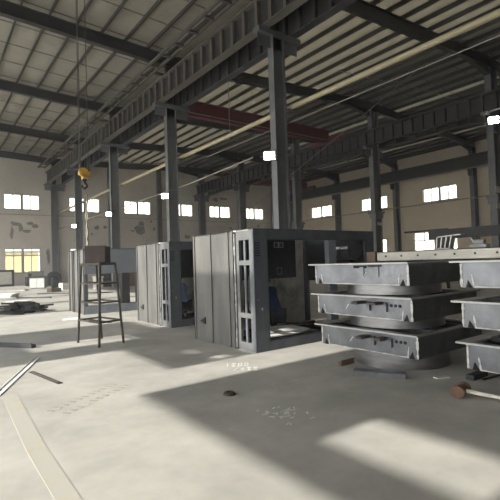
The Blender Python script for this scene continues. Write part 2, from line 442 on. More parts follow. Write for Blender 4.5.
# ------------------------------------------------------------------ overhead cranes
def crane(label, x0, x1, y, z0, h, group=None):
    t = thing('overhead_crane', label, 'crane', (0, y, z0), 0, group)
    m = MB().box(x0, x1, -.2, .2, 0, .05).box(x0, x1, -.24, .24, h-.05, h).box(x0, x1, -.17, -.14, .05, h-.05).box(x0, x1, .14, .17, .05, h-.05)
    x = x0+.3
    while x < x1: m.box(x, x+.03, -.2, -.17, .05, h-.05); x += 2.4
    m.build('girder', M['red'], t)
    for x in (x0+.02, x1-.02):
        e = MB().box(x-.16, x+.16, -1.5, 1.5, -.02, .34).build('end_carriage', M['red'], t)
        for s in (-1.2, 1.2): MB().tube([(x-.08, s, .1), (x+.08, s, .1)], .13, 14).build('wheel', M['dark'], e)
    MB().bar((x0+.5, -.3, .12), (x1-.5, -.3, .12), .06, .03).build('cable_rail', M['conduit'], t)
    return t
crane('dark red overhead crane girder spanning between two column rows under the skylights', 10.42, XB-.72, 22.8, 10.22, .92)
crane('faded red crane girder far off near the right end of the hall', XB+.72, XW-1.05, 39.6, 10.22, .9)
crane('red crane girder carrying the yellow hook block', XL+.6, 9.12, 10.0, 10.22, .8)
struct(MB().box(XL+.2, XL+.6, YN+.2, YF-.3, 9.1, 10.2).build('runway_beam', M['runway']))

# hook block on its ropes
HX, HY, HS = 2.9, 10.0, .714
hk = thing('hook_block', 'yellow hook block hanging on wire ropes from the ceiling', 'crane hook', (HX, HY, 3.24))
hk.scale = (HS, HS, HS)
MB().tube([(-.02, -.10, .33), (-.02, .10, .33)], .11, 18).tube([(-.05, -.12, .33), (-.05, -.03, .33)], .14, 18).tube([(.05, .03, .33), (.05, .12, .33)], .14, 18).box(-.16, .16, -.13, .13, .26, .36).box(-.07, .07, -.12, .12, .14, .36).build('sheave_block', M['hookyellow'], hk, .01)
MB().box(-.06, .06, -.05, .05, .06, .2).build('swivel', M['dark'], hk)
MB().tube([(0, 0, .1), (0, 0, .02), (.06, 0, -.03), (.075, 0, -.10), (0, 0, -.17), (-.075, 0, -.12), (-.085, 0, -.06)], .035, 10).build('hook', M['dark'], hk)
for dx, dy in ((-.13, -.06), (-.13, .06), (.13, 0)):
    MB().tube([(dx, dy, .32), (dx*.9, dy, 9.73)], .012, 6).build('wire_rope', M['wire'], hk)
tr = MB().box(-.35, .35, -.42, .42, 9.3, 9.73).build('trolley', M['dark'], hk)
sl = MB()
for s in (-1, 1):
    pts = [(.05+s*.035*math.sin(k*.9), s*.04*math.cos(k*.7), -.14-k*.16) for k in range(1, 13)]
    sl.tube(pts, .02, 7)
so = tag(sl.build('lifting_sling', M['sling']), 'pale twisted lifting sling dangling from the yellow hook', 'sling'); so.location = (HX, HY, 3.225); so.scale = (HS, HS, HS)

# ------------------------------------------------------------------ pipes and cables
def run(name, label, cat, pts, r, m, n=8): return tag(MB().tube(pts, r, n).build(name, m), label, cat)
yp = run('yellow_pipe', 'long pale yellow pipe running behind the columns at mid height', 'pipe', [(XA+.47, YF-.1, 6.55), (XA+.47, -3, 6.66)], .085, M['pipe'], 12)
for y in FR[1:-1]: MB().box(XA+.262, XA+.52, y-.2, y-.12, 6.40+.0024*(YF-y), 6.46+.0024*(YF-y)).build('clamp', M['column'], yp)
run('conduit_pipe', 'thin grey conduit running below the pale yellow pipe', 'pipe', [(XA+.3, YF-.1, 5.0), (XA+.3, 18, 5.12), (XA+.3, 13, 5.3)], .03, M['conduit'])
run('conduit_pipe', 'thin pale conduit high under the roof beyond the lit column', 'pipe', [(XA+.34, 16.5, 6.05), (XA+.34, -3, 6.1)], .014, M['conduit'])
run('conduit_pipe', 'thin conduit along the far wall below its upper windows', 'pipe', [(XL+.1, YF-.04, 6.25), (XW-.2, YF-.04, 6.25)], .03, M['conduit'])
run('conduit_pipe', 'grey conduit along the right wall below its upper windows', 'pipe', [(XW-1.0, YF-.5, 6.45), (XW-1.0, 10, 6.42)], .05, M['conduit'])
run('conduit_pipe', 'pale pipe under the crane runway along the right wall', 'pipe', [(XW-1.47, YF-.5, 9.0), (XW-1.47, 8, 8.98)], .075, M['conduit'])
run('brace_cable', 'slack steel cable running slantwise from the roof down to a far column', 'cable', [(22.6, 13.6, 12.1), (23.6, 20.0, 10.35), (25.0, 35.1, 5.8)], .022, M['conduit'])
run('tie_rod', 'thin roof tie rod crossing beneath the purlins near the bright corner lamp', 'rod', [(17.54, 15.13, 11.2), (25.0, 14.6, 11.55), (33.6, 13.8, 11.2)], .02, M['conduit'])
# ------------------------------------------------------------------ floodlights
def flood(label, x, y, z, rz, s=1.):
    t = thing('floodlight', label, 'lamp', (x, y, z), rz, 'floodlights on the columns')
    MB().box(-.17*s, .17*s, .0, .09*s, -.13*s, .13*s).build('housing', M['lampbody'], t, .01)
    MB().box(-.15*s, .15*s, -.014, -.001, -.11*s, .11*s).build('lens', M['lamp'], t)
    MB().bar((0, .05, 0), (.30, .30, -.12), .035, .035).build('bracket', M['lampbody'], t)
    return t
for (lab, y, z) in (('blazing floodlight on the nearest tall column above the large booth', 10.95, 4.78), ('bright floodlight on the column behind the middle booth', 18.93, 4.61),
                    ('floodlight on the column left of the middle booth, smaller than the one nearer', 27.0, 4.63), ('faintest floodlight, beside the hanging sling by the farthest columns', 35.0, 4.58)):
    flood(lab, {10.95: 8.99, 18.93: 9.14, 27.0: 9.23, 35.0: 9.27}[y], y-.12, z, math.radians(-38), 1.0 if y > 12 else 1.1)
flood('big floodlight high up under the roof at the right edge of the picture', XB-.72, 10.75, 8.6, math.radians(-60), 1.6)

# ------------------------------------------------------------------ ceiling fans
def fan(label, x, y, ztop, zf, rz):
    t = thing('ceiling_fan', label, 'fan', (x, y, zf), rz, 'ceiling fans')
    MB().tube([(0, 0, .1), (0, 0, ztop-zf)], .025, 8).build('rod', M['conduit'], t)
    MB().lathe((0, 0, 0), [(.02, -.1), (.16, -.07), (.18, .02), (.14, .1), (.02, .13)], 18).build('motor', M['lampbody'], t)
    for k in range(3):
        a = 2*PI*k/3; d = Vector((math.cos(a), math.sin(a), 0))
        MB().bar(d*.14, d*.78, .15, .012).build('blade', M['conduit'], t)
    return t
fan('ceiling fan hanging under the red crane left of the lit column', 14.55, 21.1, 12.0, 8.75, .3)
fan('pale ceiling fan hanging right of the lit column near the far roof', 31.95, 27.0, zr(31.95), 10.6, .9)

# signs on the right-most column
def plate(label, x, y, z, w, h, marks):
    p = tag(MB().box(-w/2, w/2, -.01, .01, -h/2, h/2).build('sign_plate', M['sign']), label, 'sign'); p.location = (x, y, z)
    if marks:
        mb = MB()
        for k in range(5):
            u = -w*.36+k*w*.17
            mb.box(u, u+w*.03, -.0125, -.0095, -h*.28, h*.28).box(u, u+w*.1, -.0125, -.0095, h*.18 if k % 2 else -h*.28, h*.28 if k % 2 else -h*.18)
        mb.build('lettering', M['ink'], p)
    return p
plate('white lettered plate on the right-most column', XB-.18, FR[4]-.2, 4.0, .56, .26, True)
plate('blank grey plate above the lettered plate on the right-most column', XB-.18, FR[4]-.2, 4.9, .6, .34, False)
plate('small white plate on the column behind the large booth', XB+.1, FR[3]-.2, 3.75, .62, .2, False)

# ------------------------------------------------------------------ booths
BL, BW, BH = 2.83, 1.85, 1.86
def make_booth(label, loc):
    t = thing('steel_booth', label, 'booth', loc, 0, 'unfinished steel booths')
    sp = MB().box(0, .02, .53, 1.85, 0, BH)
    for y in (.53, .66, 1.20, 1.76): sp.box(-.018, 0, y, y+.035, 0, BH)
    sp.box(0, .09, .53, .55, 0, BH).box(0, .09, 1.83, 1.85, 0, BH)
    side = sp.build('side_panel', M['boothlight'], t)
    ribbon(side, (.003, .505, .02), (.003, .505, BH-.05), (0, 1, 0), .004, .030, .008, M['weld'], 40)
    MB().box(.012, .05, .455, .53, 0, BH-.01).build('joint_gap', M['black'], t)
    MB().add([(-.019, 1.45, .42), (-.019, 1.62, .34), (-.019, 1.45, .30), (-.0, 1.45, .42), (-.0, 1.62, .34), (-.0, 1.45, .30)], [(0, 1, 2), (3, 5, 4), (0, 3, 4, 1), (1, 4, 5, 2), (2, 5, 3, 0)]).build('vent_slot', M['black'], side)
    fr = MB()
    for y0, y1 in ((.06, .115), (.385, .455)): fr.box(0, .05, y0, y1, 0, BH)
    for z0, z1 in ((0, .13), (.50, .575), (1.31, 1.385), (1.70, BH)): fr.box(0, .05, .115, .385, z0, z1)
    fr.build('window_frame', M['boothframe'], t)
    MB().tube([(.035, .265, .1), (.035, .265, 1.74)], .026, 10).build('upright_tube', M['boothblue'], t)
    MB().box(.055, .085, .12, .24, .62, 1.14).box(.055, .09, .13, .22, .80, 1.0).build('inner_plate', M['dark'], t)
    po = MB().box(0, .27, 0, .02, 0, BH).box(0, .02, 0, .06, 0, BH).box(.25, .27, 0, .12, 0, BH).build('corner_post', M['boothblue'], t)
    g = MB()
    for k in range(6): g.box(.015, .12, -.004, .0, 1.44+k*.038, 1.462+k*.038)
    g.build('vent_grille', M['dark'], po)
    MB().box(.12, .14, -.004, 0, .62, .66).build('weld_spot', M['weld'], po)
    MB().box(.05, .062, -.004, 0, .78, .79).build('weld_spot', M['weld'], po)
    MB().box(.27, BL, 0, .02, 1.69, BH).box(.0, BL, 0, .12, BH-.02, BH).box(.27, BL, .0, .12, 1.69, 1.705).build('top_beam', M['boothblue'], t)
    MB().box(.27, BL, 0, .02, 0, .15).box(.27, BL, .02, .11, .135, .15).build('bottom_sill', M['boothblue'], t)
    MB().box(0, BL, .12, 1.0, BH-.02, BH).box(0, BL, 1.78, 1.85, BH-.02, BH).box(0, .9, 1.0, 1.78, BH-.02, BH).build('roof_panel', M['boothback'], t)
    MB().box(1.62, 1.80, .0, .02, .15, 1.69).box(1.62, 1.64, .02, .1, .15, 1.69).build('middle_post', M['sheetblue'], t)
    MB().box(2.56, BL, -.01, .02, 0, BH).box(2.81, BL, .0, .14, 0, BH).build('end_post', M['boothblue'], t)
    MB().box(2.75, BL, 1.74, 1.85, 0, BH).build('rear_post', M['boothblue'], t)
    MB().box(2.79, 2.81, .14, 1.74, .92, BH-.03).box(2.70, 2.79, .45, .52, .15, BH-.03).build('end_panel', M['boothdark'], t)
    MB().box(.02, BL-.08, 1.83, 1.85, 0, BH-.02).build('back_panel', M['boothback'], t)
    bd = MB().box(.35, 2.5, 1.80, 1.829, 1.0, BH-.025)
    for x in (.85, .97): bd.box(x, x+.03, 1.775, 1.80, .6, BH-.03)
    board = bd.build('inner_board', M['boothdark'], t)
    def ring(x, z, w, h):
        r = MB(); y0, y1 = 1.785, 1.80; e = .012
        r.box(x, x+e, y0, y1, z, z+h).box(x+w-e, x+w, y0, y1, z, z+h).box(x, x+w, y0, y1, z, z+e).box(x, x+w, y0, y1, z+h-e, z+h)
        r.build('socket_box', M['weld'], board)
    ring(1.90, 1.64, .12, .11); ring(2.03, 1.64, .12, .11); ring(1.96, 1.08, .13, .15)
    MB().tube([(2.56, .22, 1.54), (2.56, .80, 1.54)], .20, 24).tube([(2.56, .4, 1.54), (2.56, .44, 1.54)], .212, 24).tube([(2.56, .64, 1.54), (2.56, .68, 1.54)], .212, 24).build('duct', M['duct'], t)
    cb = MB()
    for y in (.55, 1.1, 1.6): cb.box(.05, BL, y, y+.06, 0, .06)
    for x in (.7, 1.5, 2.2): cb.box(x, x+.05, .1, 1.83, .0, .055)
    cb.build('base_frame', M['dark'], t)
    MB().tube([(.85, .75, .10), (1.6, .35, .22), (2.6, .2, .17)], .028, 8).build('loose_hose', M['rubber'], t)
    return t
b3 = make_booth('large unfinished grey steel booth nearest the camera, open front facing us', (3.95, 5.2, 0))
b2 = copy_tree(b3); b2.location = (4.25, 8.6, 0)
b2['label'] = 'middle steel booth standing between the nearest booth and the farthest one'
# farthest booth: its front is closed above and open below
b1 = thing('steel_booth', 'farthest steel booth, behind the tall stand, blue front panel over a low opening', 'booth', (3.7, 12.95, 0), 0, 'unfinished steel booths')
sp = MB().box(0, .02, .06, 1.6, 0, 1.9)
for y in (.02, .45, .62, 1.05, 1.22, 1.56): sp.box(-.03, 0, y, y+.05, 0, 1.9)
sp.build('side_panel', M['boothlight'], b1)
MB().box(0, 2.3, 0, .02, 1.16, 1.9).box(0, 2.3, -.01, 0, 1.66, 1.69).box(0, 2.3, 0, .5, 1.88, 1.9).build('front_panel', M['sheetblue'], b1)
MB().box(0, .09, 0, .02, .22, 1.16).build('corner_post', M['boothblue'], b1)
MB().box(0, 2.3, 0, .02, 0, .24).box(0, 2.3, .02, .3, .22, .24).build('bottom_sill', M['sheetblue'], b1)
MB().box(1.16, 1.40, .15, .35, .06, 1.18).build('inner_post', M['dark'], b1)
MB().box(1.52, 1.55, 0, .03, .24, 1.16).box(1.55, 1.66, 0, .02, .24, 1.16).box(2.24, 2.3, 0, .06, 0, 1.9).build('end_post', M['boothframe'], b1)
MB().box(0, 2.3, 1.55, 1.6, 1.75, 1.9).box(0, 2.3, 1.55, 1.6, 0, .1).box(0, .03, .0, 1.6, 1.87, 1.9).build('rear_rail', M['boothblue'], b1)
MB().box(0, 2.3, .02, 1.6, 1.86, 1.88).build('roof_panel', M['boothback'], b1)

ws = tag(MB().add([(4.25, 5.36, .17), (4.9, 5.30, .17), (5.35, 5.50, .17), (5.1, 5.70, .24), (4.6, 5.72, .26), (4.2, 5.62, .22)], [(0, 1, 2), (0, 2, 3), (0, 3, 4), (0, 4, 5)]).build('white_sheet', M['white']), 'crumpled bright white sheet lying inside the nearest booth', 'sheet')
sol = ws.modifiers.new('thick', 'SOLIDIFY'); sol.thickness = .01

# ------------------------------------------------------------------ tray stacks
def make_tray(label, loc, W=1.45, D=1.45, H=.25, drum=.1, bars=True, holes=True, bare=False):
    """square steel tray, local x = away from its front face, y = along the front; drum skirt hangs below"""
    t = thing('steel_tray', label, 'tray', loc, 0, 'stacked steel trays')
    w = .008
    b = MB().box(0, w, 0, W, 0, H).box(D-w, D, 0, W, 0, H).box(w, D-w, 0, w, 0, H).box(w, D-w, W-w, W, 0, H).box(w, D-w, w, W-w, 0, w)
    body = b.build('pan', M['steel'], t)
    r = MB(); o = .055; i = .05; z0, z1 = H, H+.018
    r.box(-o, i, -o*.4, W+o*1.6, z0, z1).box(D-i, D+o, -o*.4, W+o*1.6, z0, z1).box(i, D-i, -o*.4, i, z0, z1).box(i, D-i, W-i, W+o*1.6, z0, z1)
    r.build('rim', M['rim'], t)
    ribbon(body, (-.002, .006, .005), (-.002, .006, H-.01), (0, 1, 0), .008, .034, .004, M['weld'], 14)
    ribbon(body, (-.002, W-.006, .005), (-.002, W-.006, H-.01), (0, -1, 0), .008, .034, .004, M['weld'], 14)
    ribbon(body, (-.002, .12, .006), (-.002, W-.14, .006), (0, 0, 1), .003, .016, .004, M['weld'], 22)
    ribbon(body, (-.001, .135, .0), (-.001, .115, .13), (0, 1, 0), .004, .022, .003, M['weld'], 6)
    ribbon(body, (-.001, W-.135, .0), (-.001, W-.115, .13), (0, 1, 0), .004, .022, .003, M['weld'], 6)
    y = W*.5+random.uniform(-.1, .25)
    ribbon(body, (-.001, y, .09), (-.001, y-.05, .15), (0, 1, 0), .006, .022, .003, M['weld'], 6)
    for y, s in ((.085, 1), (W-.085, -1)):
        MB().add([(-.005, y-.035, 0), (-.005, y+.035, 0), (-.005, y+s*-.012, .075), (.004, y-.035, 0), (.004, y+.035, 0), (.004, y+s*-.012, .075)], [(0, 1, 2), (3, 5, 4), (0, 3, 4, 1), (1, 4, 5, 2), (2, 5, 3, 0)]).build('corner_notch', M['black'], body)
    if holes:
        for k in range(3):
            MB().tube([(-.004, .16+k*.058, .165), (.004, .16+k*.058, .165)], .019, 16).build('hole', M['black'], body)
    if bars:
        for y, d in ((.38, .16), (.62, .20)):
            MB().box(-d, .1, y, y+.09, H-.075, H-.045).build('flat_bar', M['stand'], t)
            MB().box(-.03, 0, y-.05, y-.0, H-.16, H-.05).build('bracket', M['steel'], t)
    else:
        MB().box(-.006, 0, .58, .78, H-.045, H-.012).box(-.006, 0, .36, .56, H-.03, H-.012).build('slot', M['black'], body)
        for y in (.40, .62): MB().box(-.012, 0, y, y+.06, H-.15, H-.03).build('bracket', M['steel'], t)
    dr = MB().tube([(D/2, W/2, -drum), (D/2, W/2, -.001)], .60, 64)
    for zz in (-drum, -.014): dr.lathe((D/2, W/2, zz), [(.60, 0), (.606, 0)], 64).lathe((D/2, W/2, zz), [(.606, 0), (.606, .012)], 64).lathe((D/2, W/2, zz), [(.606, .012), (.60, .012)], 64)
    MB().box(D/2-.32, D/2-.26, w, W-w, H-.03, H+.0175).build('cross_rail', M['dark'], t)
    MB().box(D/2+.26, D/2+.32, w, W-w, H-.03, H+.0175).build('cross_rail', M['dark'], t)
    dr.build('drum_skirt', M['drum'], t)
    return t
X0 = 4.35
trays = [('top', 1.03, 2.87, False, False), ('middle', .63, 2.84, True, True), ('bottom', .22, 2.79, True, True)]
for nm, z, y, hl, br in trays:
    make_tray('%s steel tray of the full stack beside the open booth' % nm, (X0, y, z), holes=hl, bars=br, drum=dict(top=.131, middle=.141, bottom=.219)[nm])
for nm, z, y, hl, br in trays:
    make_tray('%s steel tray of the stack cut off by the picture edge' % nm, (X0, .83-(.03 if nm == 'bottom' else 0), z), holes=False, bars=False, drum=dict(top=.131, middle=.141, bottom=.219)[nm])

# things around and upon the stacks
cp = MB()
cp.box(0, .57, 0, .012, 0, .065).box(0, .57, 0, .12, .053, .065).box(0, .57, .108, .12, 0, .065)
cs = tag(cp.build('steel_channel', M['steel']), 'short steel channel on the floor in front of the full tray stack', 'channel'); cs.location = (3.98, 3.40, 0); cs.rotation_euler = (0, 0, math.radians(-60))
rb = tag(MB().box(-.05, .2, 0, .05, .0, .05).box(-.05, .2, 0, .008, .05, .07).build('angle_bar', M['rust']), 'rusty angle bar poking out beneath the full tray stack', 'bar'); rb.location = (4.27, 3.80, 0)
wbk = tag(MB().box(0, .32, 0, .09, 0, .055).build('packing_block', M['dark'], None, .004), 'dark packing block under the corner of the cut-off tray stack', 'block'); wbk.location = (4.72, 2.38, 0.0)
bm = MB().box(-.06, .06, 0, 3.6, 0, .012).box(-.06, .06, 0, 3.6, .128, .14).box(-.06, -.052, 0, 3.6, 0, .14)
beam = tag(bm.build('perforated_beam', M['offwhite']), 'long pale steel beam with bolt holes lying across the tray stacks', 'beam'); beam.location = (5.3, .36, 1.30)
for k in range(14):
    MB().tube([(-.066, .2+k*.25, .075), (-.05, .2+k*.25, .075)], .014, 10).build('bolt_hole', M['dark'], beam)
blk = tag(MB().box(-.07, .07, 0, .15, 0, .15).build('wood_block', M['wood'], None, .006), 'brownish wood block on the top tray at the end of the pale beam', 'block'); blk.location = (5.3, 3.99, 1.299)
fp = MB()
for k in range(4):
    y = k*.055; fp.hexa([(-.05, y, 0), (.05, y, 0), (.05, y+.016, 0), (-.05, y+.016, 0)], [(-.05, y-.04+k*.008, .16), (.05, y-.04+k*.008, .16), (.05, y-.024+k*.008, .16), (-.05, y-.024+k*.008, .16)])
fp.box(-.05, .05, -.01, .2, 0, .012); fp.bar((0, -.15, .172), (0, .16, .155), .1, .012)
fo = tag(fp.build('ribbed_bracket', M['rim']), 'slanted ribbed steel bracket standing on the pale beam', 'bracket'); fo.location = (5.3, 2.88, 1.44)
cw = MB().box(-.05, .05, -.1, .1, 0, .04).tube([(0, -.06, .06), (0, .06, .06)], .04, 12).bar((0, .05, .05), (0, .1, .12), .03, .03)
co = tag(cw.build('clamp', M['grey'], None, .004), 'small grey clamp lying on the pale beam near the picture edge', 'clamp'); co.location = (5.3, 2.53, 1.44)
lb = thing('steel_rack', 'long dark beam on trestles beyond the tray stacks', 'rack', (12, 0, 0))
MB().box(-.1, .1, 4.6, 7.15, 1.85, 2.12).box(-.03, .03, 6.6, 8.0, 2.10, 2.15).build('beam', M['dark'], lb)
for y in (4.9, 6.8):
    MB().bar((-.35, y, 0), (0, y, 1.85), .07, .07).bar((.35, y, 0), (0, y, 1.85), .07, .07).bar((-.22, y, .7), (.22, y, .7), .05, .05).build('trestle', M['dark'], lb)

# ------------------------------------------------------------------ floor items near the camera
def along(p, q, z=0):
    p, q = Vector(p), Vector(q); return (p.x, p.y, z), math.atan2((q-p).y, (q-p).x), (q-p).length
sh = thing('sledgehammer', 'sledgehammer with rusty round head and pale handle lying on the floor', 'hammer', (4.13, 2.24, .058), math.radians(-73))
MB().tube([(0.02, -.085, 0), (0.02, -.06, 0), (.02, .06, 0), (.02, .085, 0)], .05, 20).tube([(.02, -.088, 0), (.02, -.055, 0)], .057, 20).tube([(.02, .055, 0), (.02, .088, 0)], .057, 20).build('head', M['rust'], sh)
MB().tube([(.05, 0, .0), (.25, .01, -.012), (.9, .03, -.035)], .02, 10, True, .017).build('handle', M['palewood'], sh)
sh.rotation_euler = (0, 0, math.radians(-80)); sh.scale = (1.15, 1.15, 1.0)
MBd = MB().lathe((0, 0, 0), [(0, .016), (.018, .018), (.02, .03), (.045, .03), (.062, .012), (.064, 0), (0, 0)], 24)
dd = tag(MBd.build('steel_disc', M['stand']), 'small dark rusty disc lying alone on the shaded floor', 'disc'); dd.location = (2.505, 3.79, 0); 
loc, rz, L_ = along((.60, 5.42), (1.37, 7.32))
ang = tag(MB().box(0, L_, -.034, .034, 0, .01).box(0, L_, .028, .034, .01, .02).build('angle_bar', M['white']), 'bright steel angle bar lying on the floor across the yellow line', 'bar'); ang.location = loc; ang.rotation_euler = (0, 0, rz)
loc, rz, L_ = along((1.12, 6.40), (1.27, 5.50))
sb = MB().box(0, L_, -.03, .03, 0, .008)
so_ = tag(sb.build('slotted_strip', M['stand']), 'thin slotted steel strip on the floor beside the angle bar', 'strip'); so_.location = loc; so_.rotation_euler = (0, 0, rz)
sl = MB()
for k in range(16): sl.box(.05+k*L_*.055, .05+k*L_*.055+.026, -.012, .012, .0075, .009)
sl.build('slot', M['rim'], so_)
loc, rz, L_ = along((.85, 9.25), (1.50, 8.32))
bb = tag(MB().box(0, L_, -.05, .05, 0, .06).box(0, L_, -.05, -.035, .06, .085).build('steel_bar', M['dark']), 'black steel bar on the floor at the left picture edge', 'bar'); bb.location = loc; bb.rotation_euler = (0, 0, rz)
rp = tag(MB().box(-.08, .08, -.035, .035, 0, .012).build('steel_offcut', M['offwhite']), 'small pale flat offcut on the floor before the gap between tray stacks', 'offcut'); rp.location = (4.60, 2.68, 0); rp.rotation_euler = (0, 0, -.4)
rd = tag(MB().tube([(0, 0, .01), (.55, -.06, .01)], .01, 8).build('steel_rod', M['dark']), 'thin dark rod on the floor in front of the cut-off tray stack', 'rod'); rd.location = (4.82, 2.33, 0); rd.rotation_euler = (0, 0, -.02)
wp = tag(MB().box(-.22, .22, -.12, .12, 0, .02).box(-.1, .2, -.1, .1, .02, .035).build('steel_plate', M['white']), 'small white plate on the floor behind the tall stand', 'plate'); wp.location = (3.12, 12.15, 0); wp.rotation_euler = (0, 0, -.3)

# ------------------------------------------------------------------ tall stand with a box on it
st = thing('steel_stand', 'tall four legged rusty steel stand with two lower rails', 'stand', (2.52, 7.88, 0))
foot = dict(F=(2.35, 7.47), R=(2.82, 7.60), L=(2.22, 8.25), B=(2.69, 8.38))
head = dict(F=(2.43, 7.58), R=(2.72, 7.66), L=(2.27, 8.13), B=(2.56, 8.21))
ZT = 1.415
o0 = Vector((2.52, 7.88, 0))
def at(k, z):
    f, h = Vector((*foot[k], 0)), Vector((*head[k], ZT)); return f+(h-f)*(z/ZT)-o0
for k in 'FRLB': MB().bar(at(k, 0), at(k, ZT), .035, .035, (1, 0, 0)).build('leg', M['stand'], st)
for z in (.41, .74, 1.07):
    mb = MB()
    for a, b in ('FR', 'RB', 'BL', 'LF'): mb.bar(at(a, z), at(b, z), .028, .03)
    mb.build('rail', M['stand'], st)
    if z < .5:
        MB().bar((at('F', z)+at('R', z))/2+Vector((0, 0, -.02)), (at('L', z)+at('B', z))/2+Vector((0, 0, -.02)), .05, .02).build('cross_bar', M['stand'], st)
mb = MB()
for a, b in ('FR', 'RB', 'BL', 'LF'): mb.bar(at(a, ZT-.01), at(b, ZT-.01), .04, .04)
mb.build('top_frame', M['stand'], st)
pl = MB(); q = [at(k, ZT) for k in 'FRBL']
pl.hexa([v+Vector((0, 0, .008)) for v in q], [v+Vector((0, 0, .018)) for v in q]); pl.build('top_plate', M['stand'], st)
bx = thing('steel_box', 'brown open metal box resting on the tall stand', 'box', (2.49, 7.87, ZT+.019), math.radians(-36))
b = MB(); w, d, h, tt = .35, .30, .285, .012
b.box(-w/2, w/2, -d/2, -d/2+tt, 0, h).box(-w/2, w/2, d/2-tt, d/2, 0, h).box(-w/2, -w/2+tt, -d/2, d/2, 0, h-.03).box(w/2-tt, w/2, -d/2, d/2, 0, h).box(-w/2, w/2, -d/2, d/2, 0, tt)
b.build('shell', M['brown'], bx)
MB().box(-w/2-.004, w/2+.004, -d/2-.004, -d/2+tt+.004, h, h+.012).build('lip', M['brown'], bx)

# ------------------------------------------------------------------ clutter at the far wall
pf = thing('framed_panel', 'grey framed panel leaning on the far wall under the lower window', 'panel', (5.35, 41.3, 0))
MB().box(-.72, .72, 0, .06, 0, .18).box(-.72, .72, 0, .06, 1.22, 1.4).box(-.72, -.55, 0, .06, .18, 1.22).box(.55, .72, 0, .06, .18, 1.22).build('frame', M['dark'], pf)
MB().box(-.55, .55, .02, .05, .18, 1.22).build('sheet', M['offwhite'], pf)
pf.rotation_euler = (math.radians(-6), 0, 0)
mc = thing('machine', 'dark workshop machine standing below the far window', 'machine', (7.5, 40.2, 0))
MB().box(-.75, .75, -.35, .35, 0, .75).build('base', M['dark'], mc, .02); MB().box(-.55, .6, -.3, .3, .75, 1.2).build('body', M['grey'], mc, .03); MB().tube([(-.5, -.36, .9), (-.5, -.31, .9)], .15, 16).build('wheel', M['stand'], mc)
gb = thing('cabinet', 'small light grey cabinet before the dark workshop machine', 'cabinet', (6.35, 33.2, 0), -.5)
MB().box(-.5, .5, -.25, .25, .06, .75).box(-.45, .45, -.2, .2, 0, .06).build('body', M['grey'], gb, .01); MB().box(-.45, -.02, -.262, -.25, .1, .7).build('door', M['offwhite'], gb); MB().box(.02, .45, -.262, -.25, .1, .7).build('door', M['offwhite'], gb)
bk = tag(MB().box(-.2, .2, -.2, .2, 0, .62).box(-.16, .16, -.16, .16, .62, .78).build('rubber_bin', M['rubber'], None, .03), 'black bin standing right of the small grey cabinet', 'bin'); bk.location = (7.35, 32.8, 0)
rl = thing('cable_reel', 'round dark cable reel standing at the foot of the farthest column', 'reel', (XA-.3, YF-1.0, 0), math.radians(15))
for y in (-.25, .22): MB().tube([(0, y, .55), (0, y+.05, .55)], .55, 28).build('flange', M['dark'], rl)
MB().tube([(0, -.2, .55), (0, .22, .55)], .34, 24).build('cable_winding', M['rubber'], rl)
for i, (x, y, w, d, h, r, m, lab) in enumerate((
        (6.05, 27.2, .75, .3, .22, .6, 'wood', 'yellowish timber offcut on the sunlit floor left of the farthest booth'),
        (7.4, 29.8, .8, .5, .4, .2, 'offwhite', 'pale crate on the floor just left of the farthest booth'),
        (8.4, 38.0, 1.0, .6, .7, .1, 'dark', 'dark crate between the cable reel and the farthest booth'))):
    b_ = tag(MB().box(-w/2, w/2, -d/2, d/2, 0, h).box(-w/2-.02, -w/2+.08, -d/2-.015, d/2+.015, 0, h+.015).box(w/2-.08, w/2+.02, -d/2-.015, d/2+.015, 0, h+.015).build(('timber_offcut', 'crate', 'crate')[i], M[m], None, .008), lab, ('timber', 'crate', 'crate')[i]); b_.location = (x, y, 0); b_.rotation_euler = (0, 0, r)
def sheetpile(name, lab, x, y, w, d, rz, n, m, h=.02):
    mb = MB()
    for k in range(n):
        dx, dy = random.uniform(-.06, .06), random.uniform(-.06, .06)
        mb.box(-w/2+dx, w/2+dx, -d/2+dy, d/2+dy, k*h, (k+1)*h-.001)
    o = tag(mb.build(name, M[m]), lab, 'sheet'); o.location = (x, y, 0); o.rotation_euler = (0, 0, rz)
sheetpile('sheet_metal', 'pale sheet metal lying flat on the floor at the left edge, below the framed panel', 3.1, 25.2, 1.3, 1.4, -.4, 8, 'white')
sheetpile('sheet_metal', 'white sheet metal on the floor behind the black scrap', 3.0, 19.7, .85, .9, -.4, 5, 'white')
sheetpile('sheet_metal', 'long grey sheet metal at the left under the far window', 4.4, 31.5, 1.9, 1.6, -.3, 5, 'offwhite')
# black scrap: each bar of the pile its own thing, all alike
proto = None
layer_dir = (-.95, -.35, -1.25, -.6, -.85)
for lay in range(5):
    a = layer_dir[lay]; nb = (7, 6, 6, 4, 3)[lay]
    for k in range(nb):
        L_ = random.uniform(.75, 1.45)*(1-.1*lay)
        if proto is None:
            proto = tag(MB().box(-.5, .5, -.035, .035, 0, .045).box(-.5, .5, -.035, -.022, .045, .065).build('scrap_bar', M['rubber']), 'black metal scrap bar lying in the dark pile on the sunlit floor', 'scrap', 'black scrap bars')
            o = proto
        else:
            o = proto.copy(); C.objects.link(o)
        u = (k-(nb-1)/2)*.20+random.uniform(-.03, .03); t = random.uniform(-.25, .25)
        o.location = (2.45+math.cos(a)*t-math.sin(a)*u, 15.6+math.sin(a)*t+math.cos(a)*u, .001+lay*.067)
        o.rotation_euler = (0, 0, a+random.uniform(-.02, .02)); o.scale = (L_, 1.6, 1)
